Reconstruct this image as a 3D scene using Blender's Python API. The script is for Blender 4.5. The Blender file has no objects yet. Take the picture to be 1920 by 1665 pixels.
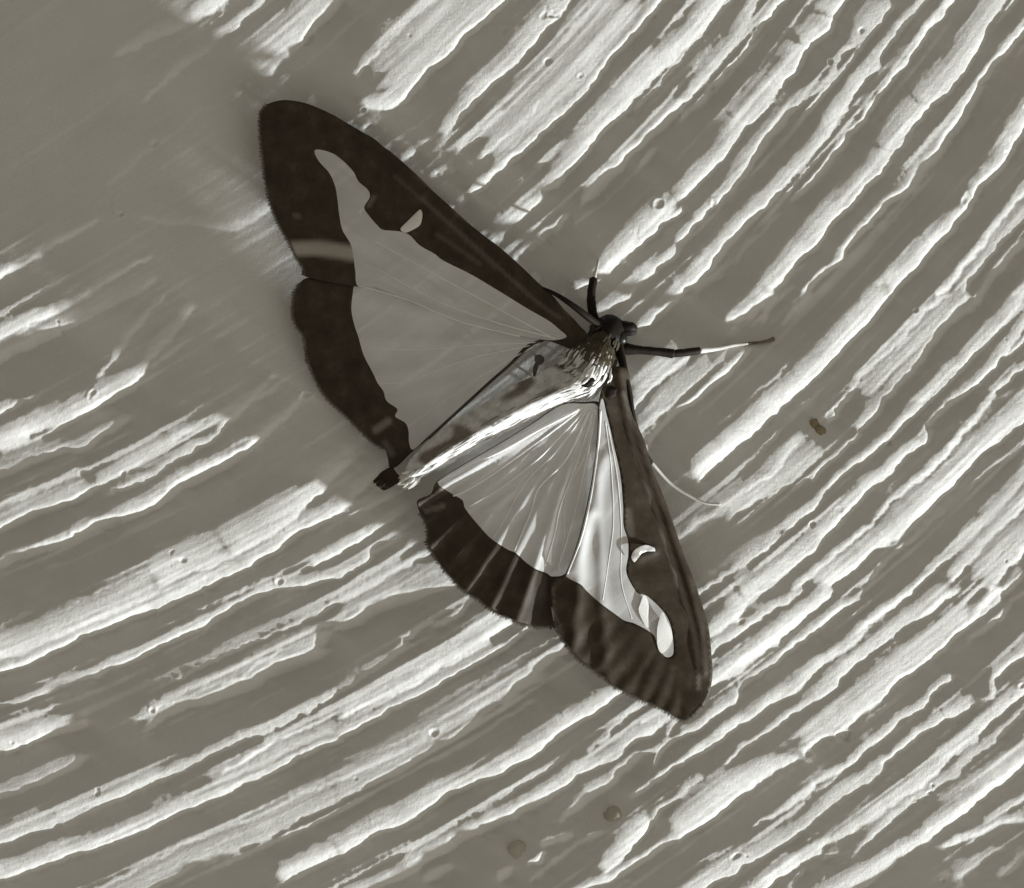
import bpy, bmesh, math, random
import numpy as np
from mathutils import Vector
from mathutils.geometry import delaunay_2d_cdt

scene = bpy.context.scene
col = scene.collection
# ---------------------------------------------------------------- scale, camera, light
S = 2.75e-5                    # metres per plan unit; the moth spans about 38 mm
DIST = 0.22                    # camera to wall
def at(x, y, h):               # plan position as seen from the camera, height above the wall -> world
    k = (DIST - h * S) / DIST
    return Vector(((x - 960) * S * k, -h * S, (832.5 - y) * S * k))

cam_d = bpy.data.cameras.new('camera'); cam = bpy.data.objects.new('camera', cam_d); col.objects.link(cam)
cam.location = (0, -DIST, 0); cam.rotation_euler = (math.radians(90), 0, 0)
cam_d.sensor_width = 36; cam_d.lens = 36 * DIST / (1920 * S)
cam_d.clip_start = 0.005; cam_d.clip_end = 10
scene.camera = cam

world = bpy.data.worlds.new('World'); scene.world = world; world.use_nodes = True
bg = world.node_tree.nodes['Background']; bg.inputs[0].default_value = (1.0, 0.925, 0.77, 1);  bg.inputs[1].default_value = 0.228

LAMP_PHI, LAMP_EL, LAMP_R = 34.6, 4.9, 1.2
lp = bpy.data.lights.new('raking_lamp', 'AREA'); lp.shape = 'DISK'; lp.size = 0.028; lp.energy = 29.0; lp.color = (0.93, 0.98, 1.0)
lamp = bpy.data.objects.new('raking_lamp', lp); col.objects.link(lamp)
_c, _s = math.cos(math.radians(LAMP_EL)), math.sin(math.radians(LAMP_EL))
lamp.location = (LAMP_R * _c * math.cos(math.radians(LAMP_PHI)), -LAMP_R * _s, -LAMP_R * _c * math.sin(math.radians(LAMP_PHI)))
lamp.rotation_euler = (-lamp.location).to_track_quat('-Z', 'Y').to_euler()

wn = bpy.data.lights.new('soft_window', 'AREA'); wn.shape = 'RECTANGLE'; wn.size = 0.7; wn.size_y = 0.5; wn.energy = 1.9; wn.color = (1.0, .95, .85)
win = bpy.data.objects.new('soft_window', wn); col.objects.link(win)
win.location = (.62, -.42, -.66); win.rotation_euler = (-win.location).to_track_quat('-Z', 'Y').to_euler()

scene.view_settings.view_transform = 'Standard'; scene.view_settings.look = 'None'
scene.view_settings.exposure = 0; scene.view_settings.gamma = 1
scene.cycles.filter_width = 1.5
scene.cycles.transparent_max_bounces = 16

# ---------------------------------------------------------------- materials
def mat(name):
    m = bpy.data.materials.new(name); m.use_nodes = True
    nt = m.node_tree; return m, nt, nt.nodes['Principled BSDF']
def node(nt, typ, **kw):
    n = nt.nodes.new(typ)
    for k, v in kw.items():
        if k in n.inputs: n.inputs[k].default_value = v
        else: setattr(n, k, v)
    return n
def noise(nt, scale, detail=4, rough=.55, vec=None):
    n = node(nt, 'ShaderNodeTexNoise'); n.inputs['Scale'].default_value = scale; n.inputs['Detail'].default_value = detail; n.inputs['Roughness'].default_value = rough
    if vec is None:
        tc = node(nt, 'ShaderNodeTexCoord'); vec = tc.outputs['Object']
    nt.links.new(vec, n.inputs['Vector']); return n.outputs['Fac']
def ramp(nt, fac, stops):
    r = node(nt, 'ShaderNodeValToRGB'); e = r.color_ramp.elements
    while len(e) < len(stops): e.new(0.5)
    for el, (p, c) in zip(e, stops): el.position = p; el.color = (*c, 1)
    nt.links.new(fac, r.inputs[0]); return r.outputs[0]
def bump(nt, fac, dist, strength, bsdf):
    b = node(nt, 'ShaderNodeBump'); b.inputs['Distance'].default_value = dist; b.inputs['Strength'].default_value = strength
    nt.links.new(fac, b.inputs['Height']); nt.links.new(b.outputs[0], bsdf.inputs['Normal'])

def plaster():
    m, nt, p = mat('plaster_paint')
    c = ramp(nt, noise(nt, 260, 5), [(.3, (.665, .655, .625)), (.7, (.735, .725, .70))])
    nt.links.new(c, p.inputs['Base Color']); p.inputs['Roughness'].default_value = .55; p.inputs['Specular IOR Level'].default_value = .3
    bump(nt, noise(nt, 7500, 6, .75), 4.2e-5, .8, p); return m
def brown_scales():
    m, nt, p = mat('brown_wing_scales')
    at_ = node(nt, 'ShaderNodeAttribute', attribute_name='tone')
    a = ramp(nt, noise(nt, 1100, 6, .65), [(.3, (.030, .021, .0125)), (.55, (.052, .039, .025)), (.75, (.086, .069, .050))])
    mix = node(nt, 'ShaderNodeMix', data_type='RGBA'); nt.links.new(at_.outputs['Fac'], mix.inputs[0]); nt.links.new(a, mix.inputs[6]); mix.inputs[7].default_value = (.42, .38, .34, 1)
    nt.links.new(mix.outputs[2], p.inputs['Base Color']); p.inputs['Roughness'].default_value = .5; p.inputs['Specular IOR Level'].default_value = .22
    p.inputs['Sheen Weight'].default_value = .05; p.inputs['Sheen Roughness'].default_value = .4
    bump(nt, noise(nt, 16000, 2), 1.2e-5, .35, p); return m
def membrane_mat():
    m, nt, p = mat('pearly_membrane')
    c = ramp(nt, noise(nt, 420, 3), [(.3, (.72, .71, .69)), (.7, (.82, .815, .815))])
    nt.links.new(c, p.inputs['Base Color']); p.inputs['Roughness'].default_value = .42; p.inputs['Specular IOR Level'].default_value = .5
    p.inputs['Sheen Weight'].default_value = .15
    bump(nt, noise(nt, 6500, 3), 1.4e-5, .35, p)
    out = nt.nodes['Material Output']
    tl = node(nt, 'ShaderNodeBsdfTranslucent'); tl.inputs[0].default_value = (.75, .73, .70, 1)
    tr = node(nt, 'ShaderNodeBsdfTransparent'); tr.inputs[0].default_value = (.93, .92, .91, 1)
    m1 = node(nt, 'ShaderNodeMixShader'); m1.inputs[0].default_value = .14; nt.links.new(p.outputs[0], m1.inputs[1]); nt.links.new(tl.outputs[0], m1.inputs[2])
    m2 = node(nt, 'ShaderNodeMixShader'); m2.inputs[0].default_value = .20; nt.links.new(m1.outputs[0], m2.inputs[1]); nt.links.new(tr.outputs[0], m2.inputs[2])
    nt.links.new(m2.outputs[0], out.inputs[0]); return m
def plain(name, lo, hi, rough=.5, scale=900, spec=.4, bscale=9000, bd=2e-5):
    m, nt, p = mat(name)
    nt.links.new(ramp(nt, noise(nt, scale, 4), [(.3, lo), (.7, hi)]), p.inputs['Base Color'])
    p.inputs['Roughness'].default_value = rough; p.inputs['Specular IOR Level'].default_value = spec
    bump(nt, noise(nt, bscale, 3), bd, .4, p); return m
def body_mat():
    m, nt, p = mat('body_scales')
    a = node(nt, 'ShaderNodeAttribute', attribute_name='tint')
    n = ramp(nt, noise(nt, 2600, 4), [(.3, (.72, .72, .72)), (.7, (1.08, 1.08, 1.08))])
    mx = node(nt, 'ShaderNodeMix', data_type='RGBA', blend_type='MULTIPLY'); mx.inputs[0].default_value = 1
    nt.links.new(a.outputs['Color'], mx.inputs[6]); nt.links.new(n, mx.inputs[7])
    nt.links.new(mx.outputs[2], p.inputs['Base Color']); p.inputs['Roughness'].default_value = .55; p.inputs['Specular IOR Level'].default_value = .12
    bump(nt, noise(nt, 12000, 3), 3e-5, .5, p); return m
M_WALL = plaster(); M_BROWN = brown_scales(); M_MEMB = membrane_mat(); M_BODY = body_mat()
M_VEIN = plain('pale_vein', (.80, .79, .77), (.90, .89, .88), .35)
M_DARKVEIN = plain('dark_vein', (.05, .04, .03), (.10, .085, .065), .5)
M_LIMB = plain('dark_brown_limb', (.008, .005, .004), (.02, .014, .009), .6, spec=.15)
M_LIMB_LIT = plain('lamplit_limb', (.42, .40, .36), (.66, .64, .60), .55)  # pale copy of the limb: lamplight put into the colour
M_WHITE = plain('white_scales_and_glints', (.76, .74, .70), (.86, .85, .83), .35)
M_EYE = plain('compound_eye', (.010, .010, .008), (.02, .018, .012), .35, spec=.3)
M_GRAIN = plain('sand_grain', (.44, .41, .34), (.56, .53, .46), .9, spec=.1)
M_STAIN = plain('brown_speck', (.26, .20, .12), (.42, .35, .25), .8)
M_CLAW = plain('brown_claw', (.12, .10, .08), (.22, .19, .16), .7, spec=.1)
M_FRINGE = plain('fringe_scales', (.07, .058, .043), (.16, .14, .115), .6, spec=.15)
# ---------------------------------------------------------------- plaster relief
# Each ridge: its foot line as (x, y, width) triples in plan units, and its steepness.
RIDGES = []
def ridges(ox, oy, k, rows):
    for steep, pts in rows:
        RIDGES.append((steep, [(ox + x / k, oy + y / k, w / k) for x, y, w in pts]))
ridges(0, 0, 3, [
 (.75,[(1275,0,120),(1200,80,110),(1090,130,60)]),
 (1.,[(1490,0,60),(1450,60,55),(1340,150,50),(1240,220,45),(1190,262,20)]),
 (1.,[(1925,20,60),(1820,130,60),(1700,240,60),(1580,350,55),(1530,420,50),(1440,430,40)]),
 (.5,[(1880,20,150),(1720,170,140),(1560,320,130),(1450,410,110)]),
 (.7,[(1430,470,50),(1360,540,50),(1280,580,30)]),
 (.3,[(1270,575,16),(1090,660,14),(980,750,12)]),
 (1.,[(150,1490,20),(70,1540,50),(0,1590,60)]),
 (.35,[(1440,1250,50),(1350,1310,60),(1270,1300,40)]),
])
ridges(640, 0, 3, [
 (.8,[(940,0,70),(830,120,80),(700,230,90),(600,350,90),(480,430,90),(380,550,90),(280,620,80),(120,615,50)]),
 (.38,[(880,0,300),(740,130,300),(600,270,290),(420,430,280),(250,560,260)]),
 (.65,[(510,10,45),(390,130,45),(250,270,50),(80,430,40)]),
 (.7,[(1290,0,120),(1210,110,110),(1130,200,100),(1050,300,110),(990,380,110),(850,500,110),(770,580,100),(700,640,80),(590,780,50)]),
 (.9,[(1830,0,70),(1700,150,60),(1640,230,60),(1530,350,65),(1420,480,65),(1320,600,65),(1200,700,70),(1090,810,70),(980,900,70),(870,1010,50)]),
 (.45,[(1740,20,260),(1560,220,240),(1400,420,240),(1200,620,230),(1000,800,210),(860,930,190)]),
 (.75,[(1120,560,30),(1080,640,35),(980,740,35),(860,850,35),(800,900,30)]),
 (.7,[(930,620,40),(800,730,45),(660,840,40)]),
 (.8,[(860,1020,60),(800,1075,60),(740,1100,40)]),
 (1.05,[(1920,310,110),(1840,400,130),(1700,530,140),(1560,680,140),(1440,800,120),(1330,930,110),(1230,1040,90),(1130,1085,30)]),
 (.85,[(1150,1115,50),(1060,1200,90),(980,1260,90),(900,1350,60)]),
 (.75,[(1920,590,80),(1850,680,80),(1740,780,60),(1640,870,60),(1540,1000,90),(1440,1090,80),(1350,1160,30)]),
 (.7,[(1770,840,25),(1735,890,28),(1700,935,22)]),
 (.35,[(1700,935,14),(1560,1060,14),(1430,1180,14),(1330,1270,18)]),
 (.75,[(1290,1200,25),(1220,1290,40),(1140,1340,40),(1060,1420,45),(980,1470,30)]),
 (1.05,[(1920,1190,130),(1800,1290,140),(1700,1380,130),(1600,1460,110),(1510,1540,80),(1460,1580,50),(1390,1620,55),(1300,1660,50)]),
 (.6,[(1920,1420,60),(1820,1510,60),(1700,1600,60),(1640,1660,50)]),
 (.4,[(1920,90,15),(1850,150,18),(1790,240,12)]),
 (.5,[(800,470,20),(730,540,20)]),
])
ridges(640, 0, 3, [
 (.7,[(180,715,30),(140,740,34)]), (.5,[(500,800,30),(440,830,36)]), (.55,[(420,870,40),(340,905,40)]), (.4,[(650,960,60),(520,1010,50)]), (.75,[(700,1150,40),(620,1180,40)]), (.5,[(590,850,24),(540,900,24)]), (.6,[(900,1330,40),(850,1370,34)]),
])
ridges(1280, 0, 3, [
 (.7,[(60,0,22),(0,60,22)]),
 (1.05,[(250,0,110),(180,100,110),(100,200,105),(0,310,105)]),
 (.65,[(440,10,70),(370,130,60),(330,210,70),(220,330,70),(150,430,70),(70,530,60),(0,600,55)]),
 (1.1,[(600,0,60),(500,120,50),(420,200,24),(300,340,20),(200,450,18),(110,570,22),(0,680,30)]),
 (.88,[(950,0,110),(860,110,120),(840,190,120),(720,270,110),(660,400,110),(560,500,110),(480,610,110),(370,720,110),(290,850,100),(200,940,100),(100,1050,100),(0,1140,80)]),
 (.55,[(1210,20,100),(1130,110,140),(1050,200,110),(960,260,40)]),
 (.8,[(970,250,25),(930,310,30),(880,370,30),(840,420,28),(790,470,30)]),
 (.6,[(800,470,50),(640,620,80),(520,760,90),(420,900,90),(340,1020,80),(240,1110,70),(100,1260,60),(0,1370,60)]),
 (.9,[(1360,0,40),(1330,60,40),(1240,130,40),(1180,240,50),(1100,370,70),(1020,490,80),(950,580,80),(890,670,80),(830,770,80),(740,850,70),(640,960,70),(590,1060,90),(500,1160,90),(400,1240,90),(310,1340,90),(220,1430,80),(130,1530,80),(60,1610,80),(0,1650,80)]),
 (1.2,[(1530,0,52),(1480,80,52),(1400,170,48),(1330,290,46),(1240,400,46),(1170,490,40),(1110,550,18),(1080,610,32),(980,740,32),(870,850,32),(790,950,26),(700,1070,30),(620,1140,12)]),
 (.4,[(560,1200,14),(440,1320,20),(370,1390,28),(300,1480,20)]),
 (.5,[(235,1550,22),(165,1590,18)]),
 (.72,[(1840,0,110),(1760,120,120),(1690,230,120),(1640,330,110),(1600,420,140),(1500,530,150),(1390,620,150),(1330,710,140),(1260,800,130),(1190,880,120),(1140,980,130),(1060,1060,120),(950,1170,130)]),
 (.88,[(950,1170,120),(860,1270,120),(770,1370,115),(680,1460,115),(600,1560,105),(500,1660,105)]),
 (.88,[(1925,195,60),(1850,290,50),(1760,400,42),(1690,490,42),(1640,600,60),(1560,720,80),(1490,830,70),(1400,930,60),(1340,1020,60),(1280,1080,50),(1200,1130,50),(1100,1230,42),(1000,1340,50),(920,1420,50),(850,1500,40),(760,1580,32),(700,1660,30)]),
 (1.25,[(1925,765,100),(1840,880,80),(1760,990,60),(1690,1080,60),(1620,1190,62),(1540,1280,80),(1430,1390,90),(1360,1500,110),(1270,1590,115),(1190,1665,115)]),
 (.9,[(1925,1085,40),(1860,1160,40),(1790,1260,40),(1700,1390,45),(1600,1490,45),(1520,1590,45),(1450,1665,45)]),
 (.6,[(1925,1390,40),(1840,1460,40),(1770,1540,40),(1730,1600,36),(1690,1665,36)]),
 (.42,[(1925,1250,90),(1800,1380,90),(1680,1520,80),(1580,1650,70)]),
 (.95,[(1925,1635,45),(1880,1670,45)]),
])
ridges(0, 555, 3, [
 (1.,[(445,25,30),(340,85,50),(200,155,70),(100,215,75),(0,265,75)]),
 (.36,[(480,140,80),(330,220,110),(200,280,110),(0,385,110)]),
 (.9,[(130,620,40),(60,650,60),(0,685,60)]),
 (.9,[(820,430,50),(760,510,90),(640,580,110),(500,660,100),(360,730,110),(200,790,110),(100,840,110),(0,880,120)]),
 (.7,[(640,360,20),(600,410,25),(550,450,20)]),
 (.34,[(760,690,60),(600,780,80),(470,880,90),(350,900,90),(150,970,90),(0,1030,90)]),
 (.65,[(1150,740,40),(1000,820,75),(850,910,80),(700,990,70),(560,1060,60)]),
 (.65,[(540,1100,90),(350,1190,130),(200,1240,120),(100,1280,120),(0,1330,120)]),
 (.75,[(1220,790,30),(1150,860,55),(1000,930,45),(900,1000,45),(800,1060,50),(670,1095,30)]),
 (.6,[(640,1105,25),(590,1140,25)]),
 (1.1,[(1380,890,40),(1290,970,80),(1180,1020,90),(1040,1090,90),(940,1160,90),(800,1220,80),(650,1280,80),(520,1330,80),(400,1390,70),(260,1430,62),(120,1480,55),(0,1540,55)]),
 (.88,[(1820,1100,70),(1760,1160,110),(1660,1260,150),(1560,1330,160),(1440,1400,165),(1300,1470,160)]),
 (1.,[(1925,1225,70),(1800,1300,90),(1650,1370,105),(1540,1460,100),(1450,1510,90),(1340,1560,80),(1220,1620,90),(1120,1665,95)]),
 (.8,[(1300,1480,150),(1180,1530,170),(1060,1580,190),(900,1650,200)]),
])
ridges(0, 1110, 3, [
 (1.,[(1130,0,90),(980,60,100),(820,130,100),(660,200,90),(500,260,90),(300,350,80),(130,430,70),(0,460,60)]),
 (.65,[(900,10,170),(700,110,160),(500,190,150),(300,280,140),(150,340,140),(0,390,150)]),
 (.9,[(2140,-207,60),(2040,-135,60),(1920,-70,62),(1740,-25,64),(1560,0,60),(1420,60,62),(1280,140,70),(1120,220,70),(960,290,62),(840,350,60),(690,420,60),(540,480,52),(420,510,50),(340,540,50),(200,590,40),(80,640,26),(0,638,12)]),
 (.72,[(1920,60,30),(1800,130,40),(1640,200,28),(1450,290,24),(1250,370,22),(1120,430,20),(1000,500,14)]),
 (.42,[(1900,330,190),(1700,420,190),(1500,500,170),(1330,590,150),(1150,640,140),(950,700,120),(830,800,90)]),
 (.85,[(1600,330,22),(1500,390,28),(1400,450,28),(1240,540,22)]),
 (.85,[(930,640,24),(850,700,28),(760,750,24)]),
 (1.,[(500,740,30),(420,780,65),(300,810,100),(180,850,100),(80,890,110),(0,910,115)]),
 (.32,[(500,940,70),(400,1000,90),(280,1060,90),(150,1120,90),(0,1170,90)]),
 (.68,[(1925,555,40),(1830,630,60),(1720,690,60),(1600,750,60),(1450,810,52),(1300,870,50),(1150,940,50),(1020,1010,60),(900,1060,70),(800,1110,80),(640,1170,62),(500,1200,60),(340,1270,60),(300,1330,100),(200,1350,100),(100,1390,90),(0,1420,85)]),
 (.8,[(1925,675,26),(1800,740,28),(1650,800,26),(1500,870,26),(1400,950,26),(1250,1030,22)]),
 (.97,[(1925,845,50),(1780,900,42),(1650,970,50),(1500,1030,50),(1400,1090,60),(1250,1160,60),(1100,1210,70),(940,1280,80),(820,1340,80),(700,1380,72),(580,1450,90),(480,1480,90),(350,1510,100),(200,1570,92),(100,1600,90),(0,1625,90)]),
 (.4,[(1900,790,90),(1650,900,90),(1450,1000,85),(1200,1110,80)]),
 (.6,[(1925,1050,26),(1780,1120,28),(1600,1200,28),(1450,1280,28),(1200,1360,26),(1000,1450,26),(800,1550,26),(600,1665,26)]),
 (.33,[(1920,1190,180),(1700,1300,180),(1400,1440,170),(1100,1550,160),(900,1660,150)]),
])
ridges(640, 1110, 3, [
 (.75,[(505,178,18),(430,230,24),(360,285,18)]),
 (.5,[(745,45,22),(690,120,30),(640,160,26),(520,205,20)]),
 (.32,[(380,310,40),(250,420,60),(100,500,70),(0,560,70)]),
 (.97,[(950,180,80),(850,260,110),(740,350,100),(600,430,100),(480,500,92),(300,580,90),(150,640,90),(60,690,82),(0,720,80)]),
 (.92,[(1020,250,16),(900,330,26),(820,390,30),(700,450,32),(560,540,42),(450,590,50),(300,670,52),(150,750,52),(0,830,60)]),
 (.4,[(900,310,80),(700,440,90),(500,560,90),(250,690,90)]),
 (.55,[(1230,370,40),(1100,460,50),(950,560,50),(800,650,50),(640,750,50),(500,820,55),(350,900,55),(200,990,60),(0,1060,60)]),
 (.3,[(1200,460,160),(900,640,180),(600,830,190),(300,1010,190),(0,1170,180)]),
 (.42,[(1200,280,16),(1050,350,18),(850,480,18),(760,560,18)]),
 (.4,[(1080,620,18),(900,740,20),(700,860,20),(520,960,18)]),
 (.93,[(1590,560,60),(1500,650,90),(1400,720,100),(1300,760,100),(1180,850,100),(1080,940,110),(900,1020,100),(750,1090,100),(620,1150,100),(470,1230,100),(350,1320,110),(200,1370,102),(60,1440,100),(0,1480,110)]),
 (1.,[(0,1490,90),(-180,1560,85),(-340,1640,100)]),
 (.55,[(1720,640,28),(1600,720,32),(1480,830,32),(1400,900,24)]),
 (.62,[(1170,1010,20),(1000,1090,22),(800,1200,22),(700,1260,18)]),
 (.62,[(670,1280,20),(540,1370,24),(420,1440,24),(370,1500,18)]),
 (.87,[(1850,710,50),(1760,790,78),(1640,860,72),(1560,940,80),(1380,1020,80),(1280,1090,80),(1150,1170,80),(1000,1260,72),(850,1330,80),(700,1400,80),(520,1510,90),(430,1560,85),(330,1620,62),(200,1665,60)]),
 (.72,[(1920,810,24),(1830,860,32),(1800,930,30),(1780,985,22)]),
 (.68,[(1820,865,28),(1760,895,30),(1700,920,26)]),
 (.78,[(1925,955,22),(1860,1010,40),(1760,1080,34),(1650,1160,20)]),
 (.5,[(1700,930,50),(1560,1050,70),(1420,1160,70),(1330,1230,44),(1240,1310,24)]),
 (1.15,[(1760,1310,90),(1700,1400,110),(1620,1470,100),(1540,1540,80),(1460,1590,50)]),
 (.72,[(1925,1145,24),(1820,1210,28),(1765,1290,28)]),
 (.85,[(1925,1365,40),(1820,1440,42),(1700,1530,42),(1560,1610,52),(1440,1665,60)]),
 (1.05,[(1150,1470,24),(1110,1540,36),(1040,1555,26)]),
 (.52,[(1480,1340,20),(1330,1420,24),(1200,1530,24),(1060,1640,22)]),
 (.5,[(1300,1370,36),(1150,1440,40)]),
 (.6,[(965,1560,40),(900,1640,50)]),
 (.45,[(620,1560,40),(480,1630,50)]),
])
ridges(1280, 1110, 3, [
 (.9,[(475,0,140),(380,60,130),(320,160,100),(180,250,60)]),
 (.66,[(675,0,36),(540,100,52),(430,180,52),(300,250,52),(200,320,60),(160,390,40)]),
 (.92,[(860,20,80),(760,90,80),(650,180,90),(600,230,80),(540,290,100),(400,390,90),(290,470,90),(180,530,60)]),
 (.62,[(1020,40,30),(900,120,50),(800,190,60),(700,270,60),(600,340,42),(500,430,40),(430,480,40),(330,540,40),(300,620,70),(200,690,60),(120,760,60),(0,820,50)]),
 (.84,[(1310,10,50),(1200,80,50),(1060,180,42),(1000,260,50),(900,340,50),(780,430,60),(700,500,60),(600,590,60),(450,680,60),(300,770,60),(180,860,50),(80,930,42),(0,990,40)]),
 (.72,[(1530,10,100),(1400,110,90),(1250,200,80),(1120,300,80),(1000,400,80),(900,500,80),(800,590,62),(700,650,50),(600,720,42),(450,820,32),(320,890,30),(240,960,20)]),
 (.55,[(130,1040,36),(60,1110,40),(0,1160,40)]),
 (1.1,[(1790,0,52),(1700,100,52),(1600,210,52),(1480,320,52),(1350,410,52),(1230,500,52),(1130,600,52),(1000,700,52),(900,790,52),(770,840,50),(680,920,34)]),
 (.55,[(1640,120,100),(1450,290,110),(1250,440,120),(1050,620,120),(850,770,110),(700,870,90)]),
 (1.03,[(650,950,36),(550,1000,85),(430,1090,130),(300,1180,150),(180,1280,160),(80,1350,150),(0,1400,140)]),
 (.72,[(1925,15,20),(1860,50,22),(1800,140,24),(1700,230,22),(1610,290,14)]),
 (.78,[(1540,460,44),(1450,540,50),(1380,640,60),(1250,720,50),(1150,800,50),(1040,890,42),(930,980,32),(800,1060,40),(700,1140,40),(600,1220,38),(480,1290,22),(400,1340,15)]),
 (.92,[(1925,365,60),(1840,430,62),(1760,500,50)]),
 (1.,[(1755,490,26),(1760,590,36),(1690,612,20)]),
 (.7,[(1650,640,100),(1560,700,90),(1480,720,80),(1400,780,62),(1280,860,50),(1160,950,40)]),
 (.62,[(1160,930,50),(1130,1000,75),(1050,1080,80),(940,1130,80),(860,1190,70),(800,1240,70),(700,1330,62),(580,1420,80),(500,1480,95),(350,1560,110),(250,1620,110),(180,1665,110)]),
 (.84,[(1925,597,80),(1830,670,80),(1740,750,80),(1640,850,80),(1520,940,80),(1400,1050,80),(1280,1140,80),(1200,1190,70),(1100,1270,70),(980,1340,60),(870,1400,40),(800,1430,20)]),
 (.95,[(830,1390,24),(780,1470,70),(640,1560,75),(500,1660,80)]),
 (.62,[(1925,687,30),(1850,760,42),(1750,870,60),(1650,940,60),(1540,1040,52),(1400,1120,50),(1280,1210,50),(1180,1290,50),(1080,1390,42),(960,1460,20)]),
 (.7,[(890,1465,24),(810,1490,20)]),
 (1.18,[(1925,975,90),(1800,1080,90),(1700,1170,82),(1580,1260,80),(1450,1350,80),(1330,1430,72),(1230,1500,80),(1120,1590,92),(1000,1665,110)]),
 (.98,[(1925,1300,50),(1780,1320,42),(1650,1370,42),(1530,1430,40),(1470,1440,26)]),
 (.6,[(1925,1175,40),(1800,1250,40),(1700,1310,30)]),
 (.52,[(1800,1440,40),(1680,1530,50),(1560,1630,46)]),
 (.5,[(1925,1495,40),(1780,1620,40)]),
 (.45,[(700,1545,20),(660,1610,24),(620,1665,24)]),
])
ridges(1280, 555, 3, [
 (1.3,[(1200,0,120),(1100,120,115),(1000,230,120),(900,320,120),(800,430,115),(700,510,110),(600,610,110),(480,710,110),(380,810,110),(260,900,110),(160,1000,105),(80,1070,70)]),
 (.95,[(500,0,105),(430,80,100),(330,140,90),(250,170,60)]),
 (.62,[(730,0,26),(650,80,28),(570,170,20)]),
 (.6,[(540,20,24),(490,100,26),(440,170,18)]),
 (.72,[(370,310,24),(330,370,40),(250,470,42),(120,570,34),(0,660,30)]),
 (.52,[(610,360,18),(540,450,22),(460,520,20),(340,610,16),(200,740,14)]),
 (.88,[(1490,0,34),(1360,120,34),(1250,230,34),(1100,370,36),(1000,470,38),(950,560,30)]),
 (.5,[(1700,0,40),(1630,100,50),(1500,170,50),(1420,270,80),(1350,370,110),(1250,480,90),(1180,560,60),(1100,650,70),(1010,760,60)]),
 (.38,[(1620,20,120),(1400,220,120),(1180,440,110),(1040,600,90)]),
 (.82,[(960,570,30),(860,680,50),(800,720,40)]),
 (.85,[(700,780,40),(620,860,50),(550,960,60),(500,1020,42),(430,1040,32),(330,1130,32),(220,1180,20)]),
 (.42,[(800,900,120),(700,980,140),(560,1070,140),(400,1180,130),(250,1270,110)]),
 (.52,[(1010,790,26),(850,930,34),(760,1010,34),(730,1060,22)]),
 (.82,[(1925,25,80),(1840,120,72),(1720,250,62),(1600,370,60),(1480,480,60),(1380,580,60),(1320,660,60),(1220,740,52),(1150,820,50),(1020,930,50),(900,1020,50),(800,1120,42),(760,1190,50),(650,1270,50),(580,1330,40)]),
 (.72,[(560,1330,44),(520,1400,60),(400,1490,50),(280,1570,34),(150,1650,22)]),
 (.78,[(1925,195,60),(1850,290,60),(1780,400,60),(1690,480,60),(1600,560,60),(1500,640,50),(1330,780,20)]),
 (.84,[(1430,760,60),(1380,830,70),(1260,910,70),(1180,1000,70),(1080,1080,70),(960,1190,70),(830,1330,70),(740,1440,80),(600,1540,80),(430,1660,80)]),
 (.9,[(1925,265,30),(1840,350,30)]),
 (.88,[(1925,425,40),(1800,520,42),(1700,630,32),(1650,720,40),(1560,830,40),(1450,930,40),(1350,1030,40),(1270,1110,40),(1170,1170,32),(1090,1260,22),(1060,1310,32),(960,1390,40),(850,1480,40),(720,1590,42),(620,1665,40)]),
 (1.,[(1925,715,130),(1800,820,120),(1700,900,110),(1600,1000,110),(1480,1110,110),(1380,1210,110),(1270,1310,110),(1200,1370,100),(1080,1450,92),(980,1540,100),(880,1610,110),(820,1665,115)]),
 (.5,[(1925,815,18),(1800,930,20),(1700,1000,20),(1620,1100,14)]),
 (.48,[(1500,1200,18),(1300,1380,24),(1150,1510,22),(1000,1640,20)]),
 (.5,[(1925,1045,80),(1800,1200,80),(1600,1400,62),(1400,1580,42),(1300,1665,40)]),
 (.88,[(1925,1185,70),(1800,1320,72),(1700,1420,70),(1600,1530,70),(1500,1620,60)]),
 (.4,[(1925,1330,90),(1800,1460,90),(1650,1600,80)]),
 (.92,[(1925,1445,70),(1830,1560,72),(1740,1665,72)]),
 (.5,[(200,1230,30),(100,1290,40),(30,1340,30)]),
])
ridges(1020, 470, 4.163, [
 (.72,[(1060,0,60),(880,170,90),(760,260,100),(680,370,100),(560,450,90),(430,520,60)]),
 (.9,[(1430,0,100),(1340,120,100),(1260,190,100),(1200,270,100),(1050,370,85),(960,470,85),(850,570,85),(740,660,50)]),
 (.85,[(1180,820,130),(1000,960,180),(850,1080,140),(750,1200,60)]),
 (.36,[(1360,860,120),(1200,1010,150),(1000,1180,140),(860,1330,90)]),
 (.78,[(1600,770,26),(1530,890,44),(1400,1010,50),(1230,1130,44),(1100,1240,34),(970,1350,28),(870,1450,26),(820,1540,24)]),
])
ridges(640, 760, 3.836, [
 (1.,[(285,895,30),(150,990,80),(0,1080,85),(-200,1180,80)]),
 (.8,[(400,640,30),(300,700,60),(160,750,40)]),
 (.95,[(90,690,50),(0,780,75)]),
 (.75,[(580,1100,40),(400,1200,66),(250,1310,80),(0,1430,95)]),
 (.6,[(430,1085,24),(330,1170,30)]),
 (.36,[(760,1320,200),(560,1400,240),(300,1500,260),(0,1640,260)]),
 (.55,[(950,1400,30),(830,1540,40)]),
])

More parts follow.
